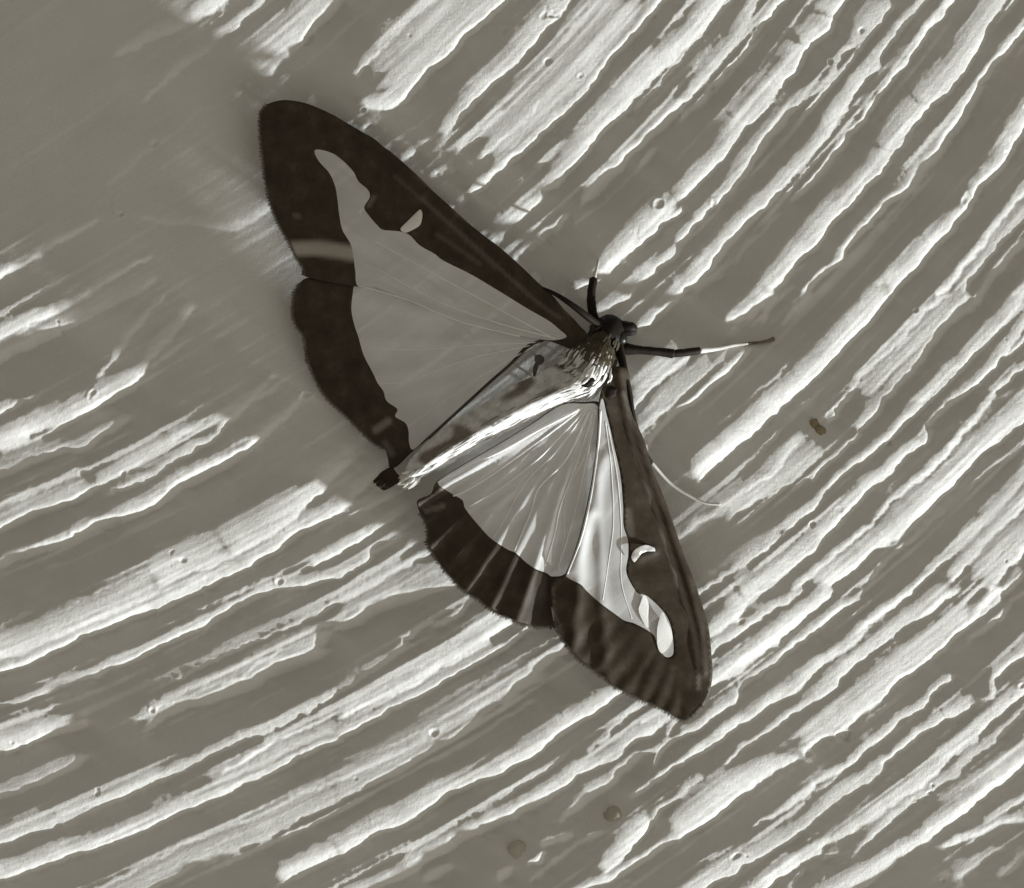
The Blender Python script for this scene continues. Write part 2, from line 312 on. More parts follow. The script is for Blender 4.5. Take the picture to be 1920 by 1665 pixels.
PX0, PY0, PX1, PY1, DX = -420, -380, 2340, 2045, 2.0      # extent and spacing of the relief, plan units
SUN_PHI, SUN_EL = 35.0, 5.0                                # where the lamp stands: bearing in the wall plane, height over it
SX, SY = -math.cos(math.radians(SUN_PHI)), -math.sin(math.radians(SUN_PHI))   # direction in which shadows fall (y down)

def blur(a, s):
    fy = np.fft.fftfreq(a.shape[0])[:, None]; fx = np.fft.rfftfreq(a.shape[1])[None, :]
    return np.fft.irfft2(np.fft.rfft2(a) * np.exp(-2 * (math.pi * s) ** 2 * (fx * fx + fy * fy)), a.shape)

def bilin(a, X, Y):
    X = np.clip(X, 0, a.shape[1] - 1.001); Y = np.clip(Y, 0, a.shape[0] - 1.001)
    i = X.astype(int); j = Y.astype(int); u = X - i; v = Y - j
    return (a[j, i] * (1 - u) + a[j, i + 1] * u) * (1 - v) + (a[j + 1, i] * (1 - u) + a[j + 1, i + 1] * u) * v

SHADE = [(-60,450),(-60,-120),(330,-60),(470,120),(560,190),(700,260),(1100,590),(1190,640),(1215,830),(1345,1250),(1290,1365),(1030,1190),(950,1170),(830,1060),(760,1000),(640,960),(470,870),(400,800),(270,690),(140,560)]
def in_shade(x, y):
    r = False
    for (x0, y0), (x1, y1) in zip(SHADE, SHADE[1:] + SHADE[:1]):
        if (y0 > y) != (y1 > y) and x < (x1 - x0) * (y - y0) / (y1 - y0) + x0: r = not r
    return r
HPASS, NITER, SIG, GAIN, DARKW, STATS = 2200, 5, 2.4, 0.4, 0.4, []
def build_relief():
    rng = np.random.default_rng(7)
    xs = np.arange(PX0, PX1, DX); ys = np.arange(PY0, PY1, DX)
    W, H = len(xs), len(ys)
    # flow direction of the trowel: arcs, steeper towards the upper right
    gx, gy = np.meshgrid(xs, ys)
    pts = []
    for st, P in RIDGES:
        for (x0, y0, _), (x1, y1, _) in zip(P[:-1], P[1:]):
            l = math.hypot(x1 - x0, y1 - y0)
            if l > 12:
                t = math.atan2(y1 - y0, x1 - x0); pts.append(((x0 + x1) / 2, (y0 + y1) / 2, math.cos(2 * t) * l, math.sin(2 * t) * l))
    pts = np.array(pts)
    sub = 24
    cx = gx[::sub, ::sub]; cy = gy[::sub, ::sub]
    wgt = 1 / (((cx[..., None] - pts[:, 0]) ** 2 + (cy[..., None] - pts[:, 1]) ** 2) + 110 ** 2) ** 1.5
    c2 = (wgt * pts[:, 2]).sum(-1); s2 = (wgt * pts[:, 3]).sum(-1)
    th = 0.5 * np.arctan2(s2, c2)
    jj, ii = np.mgrid[0:H, 0:W] / sub
    fxc = bilin(np.pad(np.cos(th), ((0, 1), (0, 1)), mode='edge'), ii, jj); fyc = bilin(np.pad(np.sin(th), ((0, 1), (0, 1)), mode='edge'), ii, jj)
    n = np.hypot(fxc, fyc); fxc /= n; fyc /= n
    # streaks: noise smeared along the flow
    def streak(scale, steps, seed):
        r = np.random.default_rng(seed).standard_normal((H, W))
        r = blur(r, scale); r /= r.std()
        acc = r.copy(); X = ii * sub; Y = jj * sub
        for sgn in (1, -1):
            x, y = X.copy(), Y.copy()
            for k in range(steps):
                xi = np.clip(x, 0, W - 1).astype(int); yi = np.clip(y, 0, H - 1).astype(int)
                x = x + sgn * 2 * fxc[yi, xi]; y = y + sgn * 2 * fyc[yi, xi]
                acc += r[np.clip(y, 0, H - 1).astype(int), np.clip(x, 0, W - 1).astype(int)]
        acc -= acc.mean(); return acc / acc.std()
    st_f = streak(1.0, 12, 1); st_m = streak(2.2, 26, 2); st_c = streak(5.5, 60, 3); st_l = streak(1.5, 75, 4)
    # ragged edges: shift the plan by small noise
    wob = [blur(rng.standard_normal((H, W)), s) for s in (8, 8, 3.0, 3.0, 1.3, 1.3)]
    wob = [w / w.std() for w in wob]
    wx = gx + 1.7 * wob[0] + 1.1 * wob[2] + 0.8 * wob[4]; wy = gy + 1.7 * wob[1] + 1.1 * wob[3] + 0.8 * wob[5]
    lit = np.zeros((H, W))
    for steep, P0 in RIDGES:
        P = list(P0)
        def ext(a, b):                                    # a ridge that leaves the picture goes on
            l = math.hypot(a[0] - b[0], a[1] - b[1]) or 1
            return (a[0] + (a[0] - b[0]) / l * 420, a[1] + (a[1] - b[1]) / l * 420, a[2])
        out = lambda p: p[0] < 5 or p[0] > 1915 or p[1] < 5 or p[1] > 1658
        near = lambda e: any(q is not P0 and min((p[0] - e[0]) ** 2 + (p[1] - e[1]) ** 2 for p in q) < 400 for _, q in RIDGES)
        def under(e, b):                                  # a ridge that ends where the moth or its shadow begins goes on beneath
            l = math.hypot(e[0] - b[0], e[1] - b[1]) or 1; ux, uy = (e[0] - b[0]) / l, (e[1] - b[1]) / l
            if near(e) or out(e) or (e[0] > 560 and e[1] - 190 < (e[0] - 500) * .683 + 12) or not in_shade(e[0] + ux * 45, e[1] + uy * 45): return []
            return [(e[0] + ux * t, e[1] + uy * t, max(e[2], 12) * k) for t, k in ((40, 1.2), (90, 1.0), (160, .6))]
        e0, e1 = under(P[0], P[1]), under(P[-1], P[-2])
        if e0: P = e0[::-1] + P
        elif out(P[0]): P = [ext(P[0], P[1])] + P
        if e1: P = P + e1
        elif out(P[-1]): P = P + [ext(P[-1], P[-2])]
        A = np.array(P); mw = A[:, 2].max() + 14
        i0 = max(0, int((A[:, 0].min() - mw - PX0) / DX)); i1 = min(W, int((A[:, 0].max() + mw - PX0) / DX) + 2)
        j0 = max(0, int((A[:, 1].min() - mw - PY0) / DX)); j1 = min(H, int((A[:, 1].max() + mw - PY0) / DX) + 2)
        if i1 <= i0 or j1 <= j0: continue
        X = wx[j0:j1, i0:i1]; Y = wy[j0:j1, i0:i1]
        SM = st_m[j0:j1, i0:i1]; LA = np.zeros(X.shape)
        best = np.full(X.shape, 1e9); T = np.zeros(X.shape); Wd = np.ones(X.shape); E = np.zeros(X.shape)
        L = 0; tot = sum(math.hypot(b[0] - a[0], b[1] - a[1]) for a, b in zip(P[:-1], P[1:]))
        for a, b in zip(P[:-1], P[1:]):
            dx, dy = b[0] - a[0], b[1] - a[1]; l = math.hypot(dx, dy) or 1e-6
            u = np.clip(((X - a[0]) * dx + (Y - a[1]) * dy) / (l * l), 0, 1)
            qx = X - a[0] - u * dx; qy = Y - a[1] - u * dy; d = np.hypot(qx, qy)
            nx, ny = -dy / l, dx / l
            if nx * SX + ny * SY < 0: nx, ny = -nx, -ny
            t = qx * nx + qy * ny
            end = np.sqrt(np.maximum(d * d - t * t, 0))
            m = d < best
            best[m] = d[m]; T[m] = np.where(t >= 0, d, -d)[m]; Wd[m] = (a[2] + u * (b[2] - a[2]))[m]; E[m] = end[m]; LA[m] = (L + u * l)[m]
            L += l
        s = T / np.maximum(Wd * 1.15, 2)
        edge = 1 / (1 + np.exp(-(T - 0.5) / 0.9))
        far = 1 - np.clip((s - 0.45) / 0.9, 0, 1); far = far * far * (3 - 2 * far)
        prof = edge * (0.35 * far + 0.87 * np.exp(-(np.clip(s, 0, 9) / 0.58) ** 1.6)) * np.exp(-(E / 5.0) ** 2)
        joined = [1.0 if out(e) else (0.30 * max(e[2], 8) / 900 if near(e) else 0) for e in (P0[0], P0[-1])]
        ends = np.minimum(LA + 900 * joined[0], tot - LA + 900 * joined[1])
        run = np.clip((ends + 2 + np.clip(Wd, 0, 40) * 0.15 * SM) / (0.55 * Wd + 3), 0, 1)
        prof *= run * run * (3 - 2 * run)
        lit[j0:j1, i0:i1] = np.maximum(lit[j0:j1, i0:i1], steep ** 0.85 * prof)
    # slope in the shadow direction: up the lit faces, gently down behind them
    calm = np.clip(blur(((lit > .3) * 1.0), 14) * 3, 0.25, 1)
    fine = np.clip(st_m - 0.7, 0, 2) * 0.22 + np.clip(st_f - 1.0, 0, 2) * 0.14
    plain_lit = lit
    lit = np.clip(np.maximum(lit * (1 + 0.10 * st_m), calm * np.clip((st_l - 0.85) * 0.75, 0, 0.62)) + calm * fine * 0.4, 0, 1.5)
    brush = np.clip(calm, .35, 1) * (0.052 * st_m + 0.06 * st_f + 0.025 * st_c) * (0.7 + 1.5 * np.clip(plain_lit, 0, 1))
    g = 0.66 * lit - 0.15
    ky = 2 * math.pi * np.fft.fftfreq(H, DX)[:, None]; kx = 2 * math.pi * np.fft.rfftfreq(W, DX)[None, :]
    ks = kx * SX + ky * SY; kt = kx * SY - ky * SX
    pad = np.clip(np.minimum(np.minimum(gx - PX0, PX1 - gx), np.minimum(gy - PY0, PY1 - gy)) / 200, 0, 1)
    def solve(g):
        gh = np.fft.rfft2((g - g.mean()) * pad)
        return np.fft.irfft2(-1j * ks * gh / (ks * ks + 0.06 * kt * kt + (2 * math.pi / HPASS) ** 2), (H, W))
    h = solve(g + brush)
    # some faces come out buried behind their neighbours: raise those that should catch the lamp, lower those in the way
    te = math.tan(math.radians(SUN_EL)); jj *= sub; ii *= sub
    want = np.clip(lit, 0, 1) ** 0.9
    steps = [(d, np.clip(jj - SY * d, 0, H - 1).astype(np.int32), np.clip(ii - SX * d, 0, W - 1).astype(np.int32)) for d in np.concatenate([np.arange(1, 10, 1.5), np.arange(10, 64, 4.0)])]
    for it in range(NITER):
        blk = np.full((H, W), -99.0)
        for d, J, I in steps: blk = np.maximum(blk, h[J, I] - d * DX * te)
        dy, dx = np.gradient(h, DX)
        got = np.clip((dx * SX + dy * SY + te) / 0.56, 0, 1.2) * np.clip((h + 1.0 - blk) / 1.0, 0, 1)
        err = blur(want - got, SIG)
        g = g + GAIN * np.clip(err, -0.6, 0.8) * np.where(err > 0, (lit > 0.10), DARKW)
        h = solve(g + brush)
    STATS.append((float(np.abs(want - got)[(plain_lit > .3)].mean()), float(np.clip(got, 0, 1)[(plain_lit < .05)].mean()), float(got[plain_lit > .5].mean() / want[plain_lit > .5].mean()), float(h.std())))
    # pinholes with a small rim, mostly on the ridges
    n = 0
    while n < 150:
        x, y = rng.uniform(0, W - 1), rng.uniform(0, H - 1)
        if lit[int(y), int(x)] < 0.3 and rng.uniform() < 0.8: continue
        n += 1; r = rng.uniform(1.0, 2.6); a = int(4 * r) + 2; i, j = int(x), int(y)
        if not (a < i < W - a - 1 and a < j < H - a - 1): continue
        v, u = np.mgrid[-a:a + 1, -a:a + 1]; fx, fy = fxc[j, i], fyc[j, i]
        d = np.hypot((u * fx + v * fy) / 1.5, -u * fy + v * fx) / r
        d = d * (1 + 0.35 * wob[2][j - a:j + a + 1, i - a:i + a + 1])
        h[j - a:j + a + 1, i - a:i + a + 1] += r * (rng.uniform(0, .5) * np.exp(-((d - 1.25) / 0.45) ** 2) - rng.uniform(.7, 1.7) * np.exp(-(d / 0.8) ** 2))
    return xs, ys, h, lit
# ---------------------------------------------------------------- the wall
xs_, ys_, HW, LIT = build_relief()
LOW = blur(HW, 26)
def wall_h(x, y, f=None):
    a = HW if f is None else f
    return bilin(a, (np.asarray(x, float) - PX0) / DX, (np.asarray(y, float) - PY0) / DX)
def low(x, y): return float(wall_h(x, y, LOW))

def link(name, me, material, parent=None, smooth=True):
    o = bpy.data.objects.new(name, me); col.objects.link(o)
    if material: me.materials.append(material)
    if parent: o.parent = parent
    if smooth: me.polygons.foreach_set('use_smooth', [True] * len(me.polygons))
    return o

def grid_mesh(name, GX, GY, GH):
    ny, nx = GH.shape
    k = (DIST - GH * S) / DIST
    co = np.stack([(GX - 960) * S * k, -GH * S, (832.5 - GY) * S * k], -1).reshape(-1, 3).astype(np.float32)
    idx = np.arange(nx * ny).reshape(ny, nx)
    q = np.stack([idx[:-1, :-1], idx[1:, :-1], idx[1:, 1:], idx[:-1, 1:]], -1).reshape(-1, 4).astype(np.int32)
    me = bpy.data.meshes.new(name); me.vertices.add(len(co)); me.vertices.foreach_set('co', co.ravel())
    me.loops.add(q.size); me.loops.foreach_set('vertex_index', q.ravel())
    me.polygons.add(len(q)); me.polygons.foreach_set('loop_start', np.arange(0, q.size, 4, dtype=np.int32))
    me.update(); me.validate(); return me
def axis(lo, hi, a, b):
    return np.concatenate([[lo - 2600, lo - 1600, lo - 800, lo - 300], np.arange(lo, a, 6.0), np.arange(a, b, 2.0), np.arange(b, hi, 6.0), [hi + 300, hi + 800, hi + 1600, hi + 2600]])
ax = axis(PX0 + 4, PX1 - 6, -16, 1936); ay = axis(PY0 + 4, PY1 - 6, -16, 1682)
GX, GY = np.meshgrid(ax, ay); GH = wall_h(GX, GY)
wall = link('plaster_wall', grid_mesh('plaster_wall', GX, GY, GH), M_WALL); wall['kind'] = 'structure'

# ---------------------------------------------------------------- curves, tubes
def spline(P, step, closed=False):
    P = [np.array(p, float) for p in P]; n = len(P); out = []
    for i in range(n if closed else n - 1):
        g = (lambda j: P[j % n]) if closed else (lambda j: P[min(max(j, 0), n - 1)])
        a, b, c, d = g(i - 1), g(i), g(i + 1), g(i + 2)
        m = max(1, int(round(np.linalg.norm((c - b)[:2]) / step)))
        for k in range(m):
            t = k / m
            out.append(.5 * (2 * b + (c - a) * t + (2 * a - 5 * b + 4 * c - d) * t * t + (3 * b - a - 3 * c + d) * t ** 3))
    if not closed: out.append(P[-1])
    return np.array(out)

def tube(name, pts, material, parent, sides=8, step=4, flat=1.0, rough=0.0, seed=0):
    """pts: (x, y, h, radius) in plan units"""
    C = spline(pts, step); rnd = random.Random(seed)
    V = [at(*c[:3]) for c in C]; R = [c[3] * S for c in C]
    bm = bmesh.new(); rings = []; up = Vector((0, -1, 0))
    for i, (v, r) in enumerate(zip(V, R)):
        t = (V[min(i + 1, len(V) - 1)] - V[max(i - 1, 0)]).normalized()
        side = t.cross(up).normalized(); nn = side.cross(t)
        rings.append([bm.verts.new(v + (side * math.cos(a) + nn * math.sin(a) * flat) * r * (1 + rough * rnd.uniform(-1, 1))) for a in [2 * math.pi * k / sides for k in range(sides)]])
    for a, b in zip(rings[:-1], rings[1:]):
        for k in range(sides): bm.faces.new((a[k], a[(k + 1) % sides], b[(k + 1) % sides], b[k]))
    for r, v, s_ in ((rings[0], V[0], -1), (rings[-1], V[-1], 1)):
        t = (V[1] - V[0]) if s_ < 0 else (V[-1] - V[-2])
        c = bm.verts.new(v + t.normalized() * s_ * (R[0] if s_ < 0 else R[-1]) * .7)
        for k in range(sides): bm.faces.new((r[k], r[(k + 1) % sides], c))
    bmesh.ops.recalc_face_normals(bm, faces=bm.faces)
    me = bpy.data.meshes.new(name); bm.to_mesh(me); bm.free()
    return link(name, me, material, parent)

def inside(poly, X, Y):
    r = np.zeros(np.shape(X), bool); n = len(poly)
    for i in range(n):
        x0, y0 = poly[i][:2]; x1, y1 = poly[(i + 1) % n][:2]
        if y0 == y1: continue
        r ^= ((y0 > Y) != (y1 > Y)) & (X < (x1 - x0) * (Y - y0) / (y1 - y0) + x0)
    return r
def seg_dist(line, X, Y):
    """distance to a polyline and the position along it"""
    best = np.full(np.shape(X), 1e9); pos = np.zeros(np.shape(X)); L = 0
    for a, b in zip(line[:-1], line[1:]):
        dx, dy = b[0] - a[0], b[1] - a[1]; l = math.hypot(dx, dy) or 1e-6
        u = np.clip(((X - a[0]) * dx + (Y - a[1]) * dy) / l ** 2, 0, 1)
        d = np.hypot(X - a[0] - u * dx, Y - a[1] - u * dy); m = d < best
        best = np.where(m, d, best); pos = np.where(m, L + u * l, pos); L += l
    return best, pos
def surface(ctrl):
    """smooth height through (x, y, h) points, over the gentle swell of the wall"""
    c = np.array(ctrl, float); n = len(c)
    K = np.hypot(c[:, None, 0] - c[None, :, 0], c[:, None, 1] - c[None, :, 1]) + np.eye(n) * 6
    P = np.c_[np.ones(n), c[:, 0] / 500, c[:, 1] / 500]
    w = np.linalg.solve(np.block([[K, P], [P.T, np.zeros((3, 3))]]), np.r_[c[:, 2], 0, 0, 0])
    def f(X, Y):
        X = np.asarray(X, float); Y = np.asarray(Y, float)
        r = w[n] + w[n + 1] * X / 500 + w[n + 2] * Y / 500
        for i in range(n): r = r + w[i] * np.hypot(X - c[i, 0], Y - c[i, 1])
        return r
    return f

# ---------------------------------------------------------------- the moth
moth = bpy.data.objects.new('moth', None); col.objects.link(moth)
moth.empty_display_size = .004
moth['label'] = 'brown-bordered moth with pearly translucent wings spread on the ridged plaster wall'
moth['category'] = 'moth'
moth.location = (0, 0, 0)

def wing(name, outline, panes, zf, label=None, tones=(), gap=5.5, seed=1, drop=None, thick=1.6):
    """outline and panes in plan units; the border becomes the wing, each pane a membrane under it"""
    rnd = random.Random(seed)
    O = spline(outline, 4.0, True); PN = [spline(p, 4.0, True) for p in panes]
    X0, Y0 = O.min(0)[:2]; X1, Y1 = O.max(0)[:2]
    pts = []; edges = []
    for L in [O] + PN:
        b = len(pts); pts += [Vector((p[0], p[1])) for p in L]; edges += [(b + i, b + (i + 1) % len(L)) for i in range(len(L))]
    gx, gy = np.meshgrid(np.arange(X0, X1, gap), np.arange(Y0, Y1, gap))
    gx = gx + (np.arange(gx.shape[0]) % 2)[:, None] * gap / 2
    gx = gx.ravel(); gy = gy.ravel(); ok = inside(O, gx, gy)
    for L in [O] + PN:
        d, _ = seg_dist(np.vstack([L, L[:1]]), gx, gy); ok &= d > gap * .45
    pts += [Vector((a, b)) for a, b in zip(gx[ok], gy[ok])]
    V, E, F, *_ = delaunay_2d_cdt(pts, edges, [], 0, 1e-3)
    vx = np.array([v[0] for v in V]); vy = np.array([v[1] for v in V])
    z = zf(vx, vy)
    F = np.array(F); cx = vx[F].mean(1); cy = vy[F].mean(1)
    keep = inside(O, cx, cy); pane_id = np.full(len(F), -1)
    for i, L in enumerate(PN): pane_id[inside(L, cx, cy)] = i
    wco = [at(a, b, c) for a, b, c in zip(vx, vy, z)]
    def piece(nm, sel, material, parent):
        fs = F[sel]; used = np.unique(fs); mp = np.full(len(vx), -1); mp[used] = np.arange(len(used))
        me = bpy.data.meshes.new(nm); me.from_pydata([wco[i] for i in used], [], mp[fs].tolist()); me.update()
        bm = bmesh.new(); bm.from_mesh(me)
        for f in bm.faces:
            f.normal_update()
            if f.normal.y > 0: f.normal_flip()
        bm.to_mesh(me); bm.free()
        o = link(nm, me, material, parent); return o, used
    w, used = piece(name, keep & (pane_id < 0), M_BROWN, moth)
    tone = np.zeros(len(used))
    ux, uy = vx[used], vy[used]
    for line, width, val in tones:
        L = spline(line, 5); d, _ = seg_dist(L, ux, uy); tone = np.maximum(tone, val * np.clip(1.6 - d / width * 1.1, 0, 1) ** 1.0)
    at_ = w.data.attributes.new('tone', 'FLOAT', 'POINT'); at_.data.foreach_set('value', tone.astype(np.float32))
    sd = w.modifiers.new('thickness', 'SOLIDIFY'); sd.thickness = thick * S; sd.offset = -1
    if label: w['label'] = label
    for i in range(len(PN)): piece('membrane', keep & (pane_id == i), M_MEMB, w)
    return w

def fringe(parent, margin, zf, seed, length=8.0):
    """hair scales along the outer margin, pointing outward"""
    r = random.Random(seed); L = spline(margin, 2.2); bm = bmesh.new(); cen = np.array([np.mean([p[0] for p in margin]), np.mean([p[1] for p in margin])])
    z = zf(L[:, 0], L[:, 1]); inner = np.array([960, 760.0])
    for i in range(1, len(L) - 1):
        t = L[i + 1] - L[i - 1]; t = t / (np.linalg.norm(t) or 1); n = np.array([-t[1], t[0]])
        if np.dot(n, L[i] - inner) < 0: n = -n
        n = n + t * r.uniform(-.35, .35); l = length * r.uniform(.45, 1.1); p = L[i] - n * 3; wd = r.uniform(.7, 1.3)
        a = bm.verts.new(at(*(p - t * wd), z[i] + .8)); b_ = bm.verts.new(at(*(p + t * wd), z[i] + .8))
        q = L[i] + n * l * .5; c = bm.verts.new(at(*(q + t * wd * .8), z[i] + .5)); d = bm.verts.new(at(*(q - t * wd * .8), z[i] + .5)); e = bm.verts.new(at(*(L[i] + n * l), z[i] - 1.5))
        bm.faces.new((a, b_, c, d)); bm.faces.new((d, c, e))
    me = bpy.data.meshes.new('fringe'); bm.to_mesh(me); bm.free(); return link('fringe', me, M_FRINGE, parent)

def vein(parent, pts, zf, r0, r1, material=None, lift=-.3):
    C = np.array(pts, float); L = spline(C, 8)
    z = zf(L[:, 0], L[:, 1]); n = len(L)
    tube('vein', [(L[i, 0], L[i, 1], z[i] + lift, r0 + (r1 - r0) * i / max(1, n - 1)) for i in range(n)], material or M_VEIN, parent, sides=6, step=8)

def pleats(rays, root):
    """folds that fan out from the wing root: (angle in degrees, half width in degrees, height at 400 units out)"""
    def f(X, Y):
        a = np.degrees(np.arctan2(Y - root[1], X - root[0])); r = np.hypot(X - root[0], Y - root[1]); z = 0
        for ang, hw, amp in rays:
            d = (a - ang + 180) % 360 - 180
            z = z + amp * np.exp(-(d / hw) ** 2) * np.clip(r / 400, 0, 1.3) * np.clip(r / 120, 0, 1)
        return z
    return f

# ---- upper wings (in the moth's own shade) ----
B = low(900, 700)
base_u = surface([(1090, 625, 98), (1040, 560, 94), (940, 470, 84), (780, 330, 66), (640, 225, 42), (500, 200, 28), (500, 350, 26), (560, 490, 28), (550, 580, 27), (600, 720, 30), (700, 830, 40), (770, 850, 54), (900, 740, 74), (1000, 650, 92), (800, 600, 62), (650, 420, 46)])
pl_u = pleats([(214, 2.2, 4), (206, 2.4, 5), (199, 2, 4), (191, 2.2, 5), (180, 2.6, 5), (170, 2.4, 4), (162, 2, 3), (150, 2.4, 4)], (1085, 640))
rip = lambda X, Y: 1.6 * np.sin(X * .047 + Y * .031) * np.sin(X * .021 - Y * .043 + 1)
zu_h = lambda X, Y: B + base_u(X, Y) - 5 + pl_u(X, Y) + rip(X, Y)
zu_f = lambda X, Y: B + base_u(X, Y) + pl_u(X, Y) * .8 + rip(X, Y)
FW_U = [(1100,628),(1088,612),(1074,596),(1056,578),(1036,554),(1009,530),(978,500),(941,467),(917,449),(894,431),(867,408),(841,384),(815,361),(787,333),(763,311),(737,288),(719,275),(700,259),(680,248),(648,229),(622,214),(581,196),(552,189),(526,188),(500,196),(489,208),(487,233),(489,272),(493,306),(499,348),(508,387),(523,423),(542,455),(555,483),(567,501),(570,517),(620,529),(668,537),(703,539),(760,562),(813,583),(865,603),(930,622),(974,630),(1030,640),(1080,655)]
PANE_FU = [(590,282),(597,301),(617,324),(628,348),(633,376),(636,402),(642,431),(657,457),(662,478),(666,507),(671,536.4),(703,538.6),(760,561.6),(813,582.6),(865,602.6),(930,621.6),(974,629.6),(1030,638),(1062,632),(1048,617),(1028,601),(988,578),(936,546),(884,515),(832,489),(815,476),(787,460),(768,441),(750,434),(719,431),(708,423),(690,402),(683,388),(693,370),(690,356),(672,340),(664,324),(648,306),(628,290),(607,282)]
HW_U = [(1042,623),(974,618.5),(930,608.5),(865,590.5),(813,570.5),(760,548.5),(703,526.5),(660,526),(585,520),(562,530),(553,545),(549,560),(548,588),(555,611),(569,632),(574,666),(581,689),(596,721),(615,750),(646,778),(677,809),(696,828),(720,841),(727,859),(731,877),(745,874),(770,850),(805,821),(870,762),(920,717),(960,682),(990,650),(1020,640)]
PANE_HU = [(1040,625),(974,620),(930,610),(865,592),(813,572),(760,550),(703,528),(668,530),(661,554),(659,582),(664,608),(672,632),(682,666),(698,697),(708,718),(719,734),(725,752),(745,767),(741,781),(760,793),(766,809),(767,830),(775,843),(803,818),(868,759),(917,714),(957,679),(986,648),(1015,636)]
f_u = wing('forewing', FW_U, [PANE_FU], zu_f, 'shaded forewing with dark brown border and white spot', tones=[([(550,467),(600,466),(660,475)], 13, .95), ([(553,404),(560,406)], 5, .18), ([(700,370),(690,385)], 5, .25), ([(790,372),(900,470),(1000,560),(1050,596)], 3.5, .16), ([(740,330),(830,410),(930,505)], 3, .10), ([(820,440),(850,460),(900,495)], 4, .12)], seed=3)
h_u = wing('hindwing', HW_U, [PANE_HU], zu_h, 'shaded hindwing with wavy dark brown margin', tones=[([(705,806),(728,790)], 7, .40), ([(722,832),(735,850)], 6, .18)], seed=4)
for p in ([(1040,634),(930,604),(813,560),(700,500)], [(1030,630),(900,560),(790,500),(700,450)], [(974,630),(865,603),(760,561),(672,535)]):
    vein(f_u, p, zu_f, 2.0, 1.0)
for p in ([(1010,642),(900,646),(780,655),(690,650)], [(1010,645),(880,672),(770,712),(712,720)], [(1000,650),(890,712),(800,775),(765,800)]):
    vein(h_u, p, zu_h, 1.3, .8)
vein(h_u, [(1018,632),(1008,642),(990,652),(960,682),(920,717),(870,762),(830,798),(803,822)], zu_h, 1.4, 2.4, M_DARKVEIN, 1.0)

fringe(f_u, [(500,196),(489,208),(487,233),(489,272),(493,306),(499,348),(508,387),(523,423),(542,455),(555,483),(567,501),(570,517)], zu_f, 21, 6)
fringe(h_u, [(562,530),(553,545),(549,560),(548,588),(555,611),(569,632),(574,666),(581,689),(596,721),(615,750),(646,778),(677,809),(696,828),(720,841)], zu_h, 22, 6)

def patch(name, poly, zf, material, parent, lift=1.2, dome=1.5, label=None, tilt=0):
    P = spline(poly, 2.5, True); c = P.mean(0)
    bm = bmesh.new(); rings = []
    for k, (sc, up) in enumerate(((1, 0), (.72, .7), (.4, .95))):
        q = c + (P - c) * sc; z = zf(q[:, 0], q[:, 1])
        rings.append([bm.verts.new(at(a[0], a[1], zz + lift + dome * up + tilt * ((a[0] - c[0]) * SX + (a[1] - c[1]) * SY))) for a, zz in zip(q, z)])
    n = len(P)
    for a, b in zip(rings[:-1], rings[1:]):
        for i in range(n): bm.faces.new((a[i], a[(i + 1) % n], b[(i + 1) % n], b[i]))
    bm.faces.new(rings[-1]); bmesh.ops.recalc_face_normals(bm, faces=bm.faces)
    me = bpy.data.meshes.new(name); bm.to_mesh(me); bm.free()
    o = link(name, me, material, parent)
    if label: o['label'] = label
    return o
for q in ([(1003,668),(1014,665),(1021,674),(1016,683),(1005,682)], [(1002,682),(1010,684),(1003,706),(999,700)], [(932,748),(948,738),(964,742),(972,730),(978,740),(966,756),(944,762)]):
    patch('dark_spot', q, zu_h, M_DARKVEIN, h_u, lift=3, dome=2)
patch('white_spot', [(751,429),(766,413),(780,399),(788,393),(792,402),(788,421),(774,431),(760,436)], zu_f, M_WHITE, f_u)

# ---- lower wings (facing the lamp) ----
B2 = low(1050, 740)
base_l = surface([(1160, 690, 96), (1120, 740, 94), (1075, 765, 84), (1185, 740, 82), (1200, 820, 72), (1240, 920, 58), (1290, 1060, 42), (1325, 1180, 30), (1332, 1280, 22), (1285, 1345, 22), (1180, 1298, 30), (1060, 1210, 42), (1038, 1130, 52), (960, 1165, 60), (870, 1110, 58), (800, 1010, 56), (790, 945, 52), (830, 905, 50), (950, 850, 72), (1000, 980, 73), (1100, 980, 68), (1130, 880, 76), (1170, 1080, 55), (1230, 1180, 38), (1162, 900, 73), (1158, 985, 66)])
ROOT = (1115, 735)
pl_l = pleats([(88, 1.6, 6), (95, 2.0, 13), (103, 2.6, -10), (109, 1.2, 7), (116, 1.2, 6), (123, 1.3, 7), (130, 1.2, 5), (137, 1.2, 6), (143, 1.1, 5), (148, 1.6, 12), (153, 2, -6)], ROOT)
MARG = [(1332,1280),(1285,1345),(1180,1298),(1060,1210),(1010,1170),(960,1165),(870,1110),(800,1010),(785,940)]
def ribs(X, Y):
    d, s = seg_dist(MARG, X, Y)
    return 0.9 * np.sin(s * 2 * math.pi / 33 + .6 * np.sin(s * .045)) * np.clip(1.25 - d / 95, 0, 1)
costa_l = [(1160,700),(1180,780),(1215,880),(1255,990),(1290,1090),(1312,1180),(1318,1260)]
def costal(X, Y):
    d, s = seg_dist(costa_l, X, Y); return 6 * np.exp(-(d / 9.0) ** 2)
glints = [((1196,1046),(1225,1034),9,5), ((1130,860),(1108,960),12,5), ((1108,960),(1070,1070),12,6)]
def glint(X, Y):
    z = 0
    for a, b, w, h in glints:
        d, s = seg_dist([a, b], X, Y); z = z + h * np.exp(-(d / w) ** 2)
    return z
rip2 = lambda X, Y: 1.2 * np.sin(X * .06 + Y * .02) * np.sin(X * .03 - Y * .05)
zl_f = lambda X, Y: B2 + base_l(X, Y) + 4 + pl_l(X, Y) * .55 + ribs(X, Y) + costal(X, Y) + glint(X, Y) + rip2(X, Y)
FOLD = [(1080,768),(1000,815),(930,852),(880,880),(820,910)]
